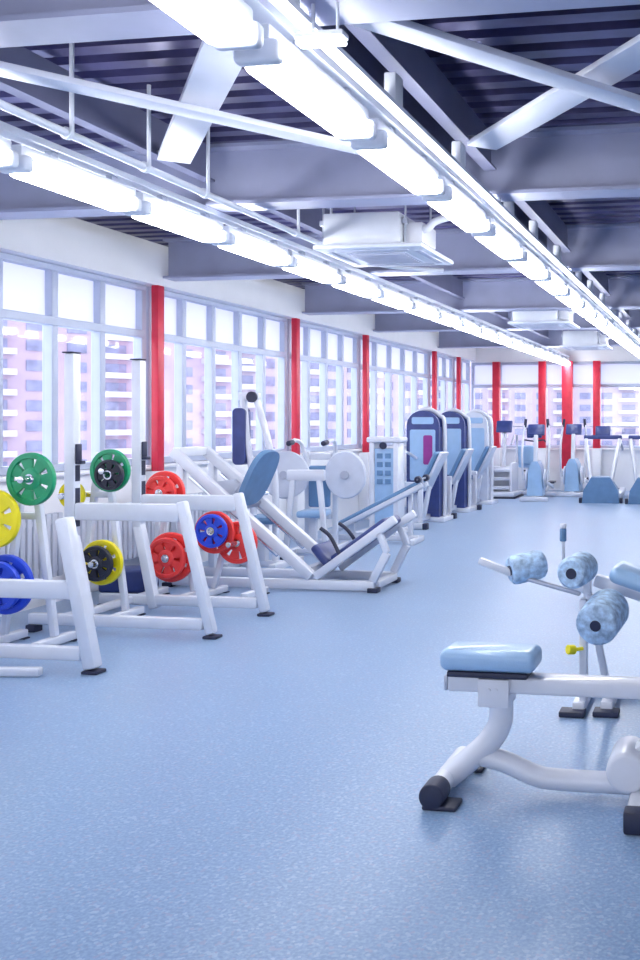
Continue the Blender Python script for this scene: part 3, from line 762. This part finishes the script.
# ------------------------------------------------------------------ bench in front
r = thing('exercise_bench', 'white bench with pale blue pad on a curved post, standing in front', 'exercise bench', (-.98, 3.98, 0))
t = MB(); t.span((-.215, -.10, .535), (.20, .10, .628), bev=.034, seg=5); p = t.build('seat_pad', M['pad'], r)
t = MB(); t.span((-.18, -.09, .512), (.165, .09, .5345), bev=.004); t.build('pad_board', M['dark'], p)
t = MB(); t.bar((-.19, 0, .475), (1.5, 0, .475), .11, .072, bev=.014, seg=3); ra = t.build('main_rail', M['white'], r)
t = MB(); t.span((-.205, -.052, .442), (-.19, .052, .508), bev=.006); t.build('end_cap', M['grey'], ra)
t = MB(); t.span((-.05, -.075, .385), (.085, -.056, .505), bev=.006); t.span((-.05, .056, .385), (.085, .075, .505), bev=.006); t.span((-.05, -.056, .385), (.085, .056, .437), bev=.006)
for x in (0, .03): t.cyl((x, -.083, .46), (x, -.074, .46), .008, seg=10)
t.build('bracket', M['white'], r)
t = MB(); t.tube([(.035, 0, .39), (.03, 0, .30), (-.02, 0, .215), (-.11, 0, .13), (-.20, 0, .055)], .052, seg=18, sub=8); t.build('curved_post', M['white'], r)
t = MB(); t.tube([(-.075, 0, .16), (.05, 0, .135), (.18, 0, .085), (.28, 0, .072), (.6, 0, .072), (1.3, 0, .072)], .045, seg=18, sub=8); t.build('lower_beam', M['white'], r)
t = MB(); t.cyl((-.205, -.20, .055), (-.205, .26, .055), .045, seg=22); ft = t.build('foot_tube', M['white'], r)
for y0, y1 in ((-.235, -.12), (.2, .295)):
    t = MB()
    if y0 < 0: t.cyl((-.205, y0, .055), (-.205, y1, .055), .053, seg=22, bev=.008)
    t.span((-.245, y0, 0), (-.10, y1, .02), bev=.008); t.build('rubber_foot', M['dark'], ft)
t = MB(); t.bar((-.16, .19, .06), (-.08, .19, .08), .05, .05); t.build('adjuster', M['dark'], ft)
t = MB(); t.cyl((.585, -.12, .155), (.585, .12, .155), .085, seg=26, bev=.02); t.bar((.6, 0, .16), (.95, 0, .44), .09, .1); t.build('pivot_housing', M['white'], r)
t = MB(); t.bar((.64, -.28, .04), (.64, .3, .04), .08, .08); rf = t.build('rear_foot', M['white'], r)
for y0 in (-.34, .28):
    t = MB(); t.bar((.64, y0, .045), (.64, y0+.08, .045), .09, .09); t.build('rubber_foot', M['dark'], rf)

# ------------------------------------------------------------------ roller bench behind it
r = thing('abdominal_bench', 'white abdominal bench with blue marbled foam rollers and a yellow pin', 'abdominal bench', (-.76, 5.15, 0))
t = MB(); t.bar((0, 0, .05), (0, 0, .62), .045, .06); t.bar((.14, .05, .05), (.03, .02, .62), .04, .05); t.build('post', M['white'], r)
t = MB(); t.bar((-.02, -.06, .04), (-.02, .45, .04), .07, .06); t.bar((.13, -.03, .04), (.13, .45, .04), .07, .06); t.bar((.02, .42, .04), (1.3, .42, .04), .08, .07); b = t.build('base', M['white'], r)
t = MB(); t.span((-.12, -.12, 0), (.02, -.02, .032), bev=.008); t.build('rubber_foot', M['dark'], b)
t = MB(); t.span((.06, -.09, 0), (.2, .01, .032), bev=.008); t.build('rubber_foot', M['dark'], b)
t = MB(); t.cyl((-.04, -.06, .355), (-.075, -.09, .36), .026, bev=.005); t.cyl((.0, -.03, .355), (-.04, -.06, .355), .01); t.build('pin', M['yellow'], r)
def roller(p0, p1, rad):
    t = MB(); p0, p1 = Vector(p0), Vector(p1); ax = (p1-p0)
    L = ax.length
    t.lathe([(.03, 0), (rad*.80, 0), (rad*.95, .012), (rad, .035), (rad, L-.035), (rad*.95, L-.012), (rad*.8, L), (.03, L)], p0, axis=ax, seg=32)
    o = t.build('foam_roller', M['foam'], r)
    t = MB(); t.cyl(p0-ax.normalized()*.006, p1+ax.normalized()*.006, .029, seg=18); t.build('core', M['dark'], o)
    return o
roller((.10, -.26, .53), (.145, .02, .575), .115)
roller((-.05, -.12, .775), (-.01, .10, .785), .088)
roller((-.41, -.01, .765), (-.245, .10, .795), .082)
t = MB(); t.cyl((.13, -.02, .60), (.17, .09, .61), .028); t.bar((.01, .02, .62), (.14, .05, .62), .05, .05); t.bar((.02, .03, .6), (.01, .05, .80), .045, .045); t.build('roller_arm', M['white'], r)
t = MB(); t.bar((-.58, -.04, .825), (-.40, .0, .75), .05, .04); t.build('lever_handle', M['white'], r)
t = MB(); t.bar((-.41, -.01, .748), (-.02, .03, .64), .035, .025); t.build('lever', M['grey'], r)
t = MB(); t.cyl((-.17, .33, .66), (-.17, .33, .92), .010); t.bar((-.17, .33, .66), (.02, .1, .64), .04, .04); k = t.build('knob_stem', M['ac'], r)
t = MB(); t.cyl((-.17, .33, .89), (-.17, .33, .965), .02, bev=.006); t.build('knob', M['pad2'], k)
t = MB(); t.cyl((-.17, .33, .965), (-.17, .33, .995), .02, bev=.008); t.build('knob_cap', M['white'], k)
t = MB(); t.bar((.14, .16, .76), (.95, .16, .50), .34, .09, bev=.04, seg=4); t.build('back_pad', M['pad'], r)
t = MB(); t.bar((.04, .16, .70), (1.0, .16, .42), .07, .07); t.bar((.8, .16, .48), (.9, .3, .07), .05, .06); t.build('pad_rail', M['white'], r)

# ------------------------------------------------------------------ light
w = bpy.data.worlds.new('world'); S.world = w; w.use_nodes = True
nt = w.node_tree; bg = nt.nodes['Background']
tc = nt.nodes.new('ShaderNodeTexCoord'); sx = nt.nodes.new('ShaderNodeSeparateXYZ'); rp = nt.nodes.new('ShaderNodeValToRGB')
nt.links.new(tc.outputs['Generated'], sx.inputs['Vector']); nt.links.new(sx.outputs['Z'], rp.inputs['Fac'])
rp.color_ramp.elements[0].color = (.95, .95, 1, 1); rp.color_ramp.elements[1].color = (.70, .80, 1, 1)
nt.links.new(rp.outputs['Color'], bg.inputs['Color'])
bg.inputs['Strength'].default_value = 1.6

S.view_settings.view_transform = 'Standard'; S.view_settings.look = 'None'
S.view_settings.exposure = 1.2; S.view_settings.gamma = 1.0; S.view_settings.use_curve_mapping = False
S.cycles.max_bounces = 8; S.cycles.diffuse_bounces = 5; S.cycles.transparent_max_bounces = 16
S.cycles.use_denoising = True
S.cycles.caustics_reflective = False; S.cycles.caustics_refractive = False
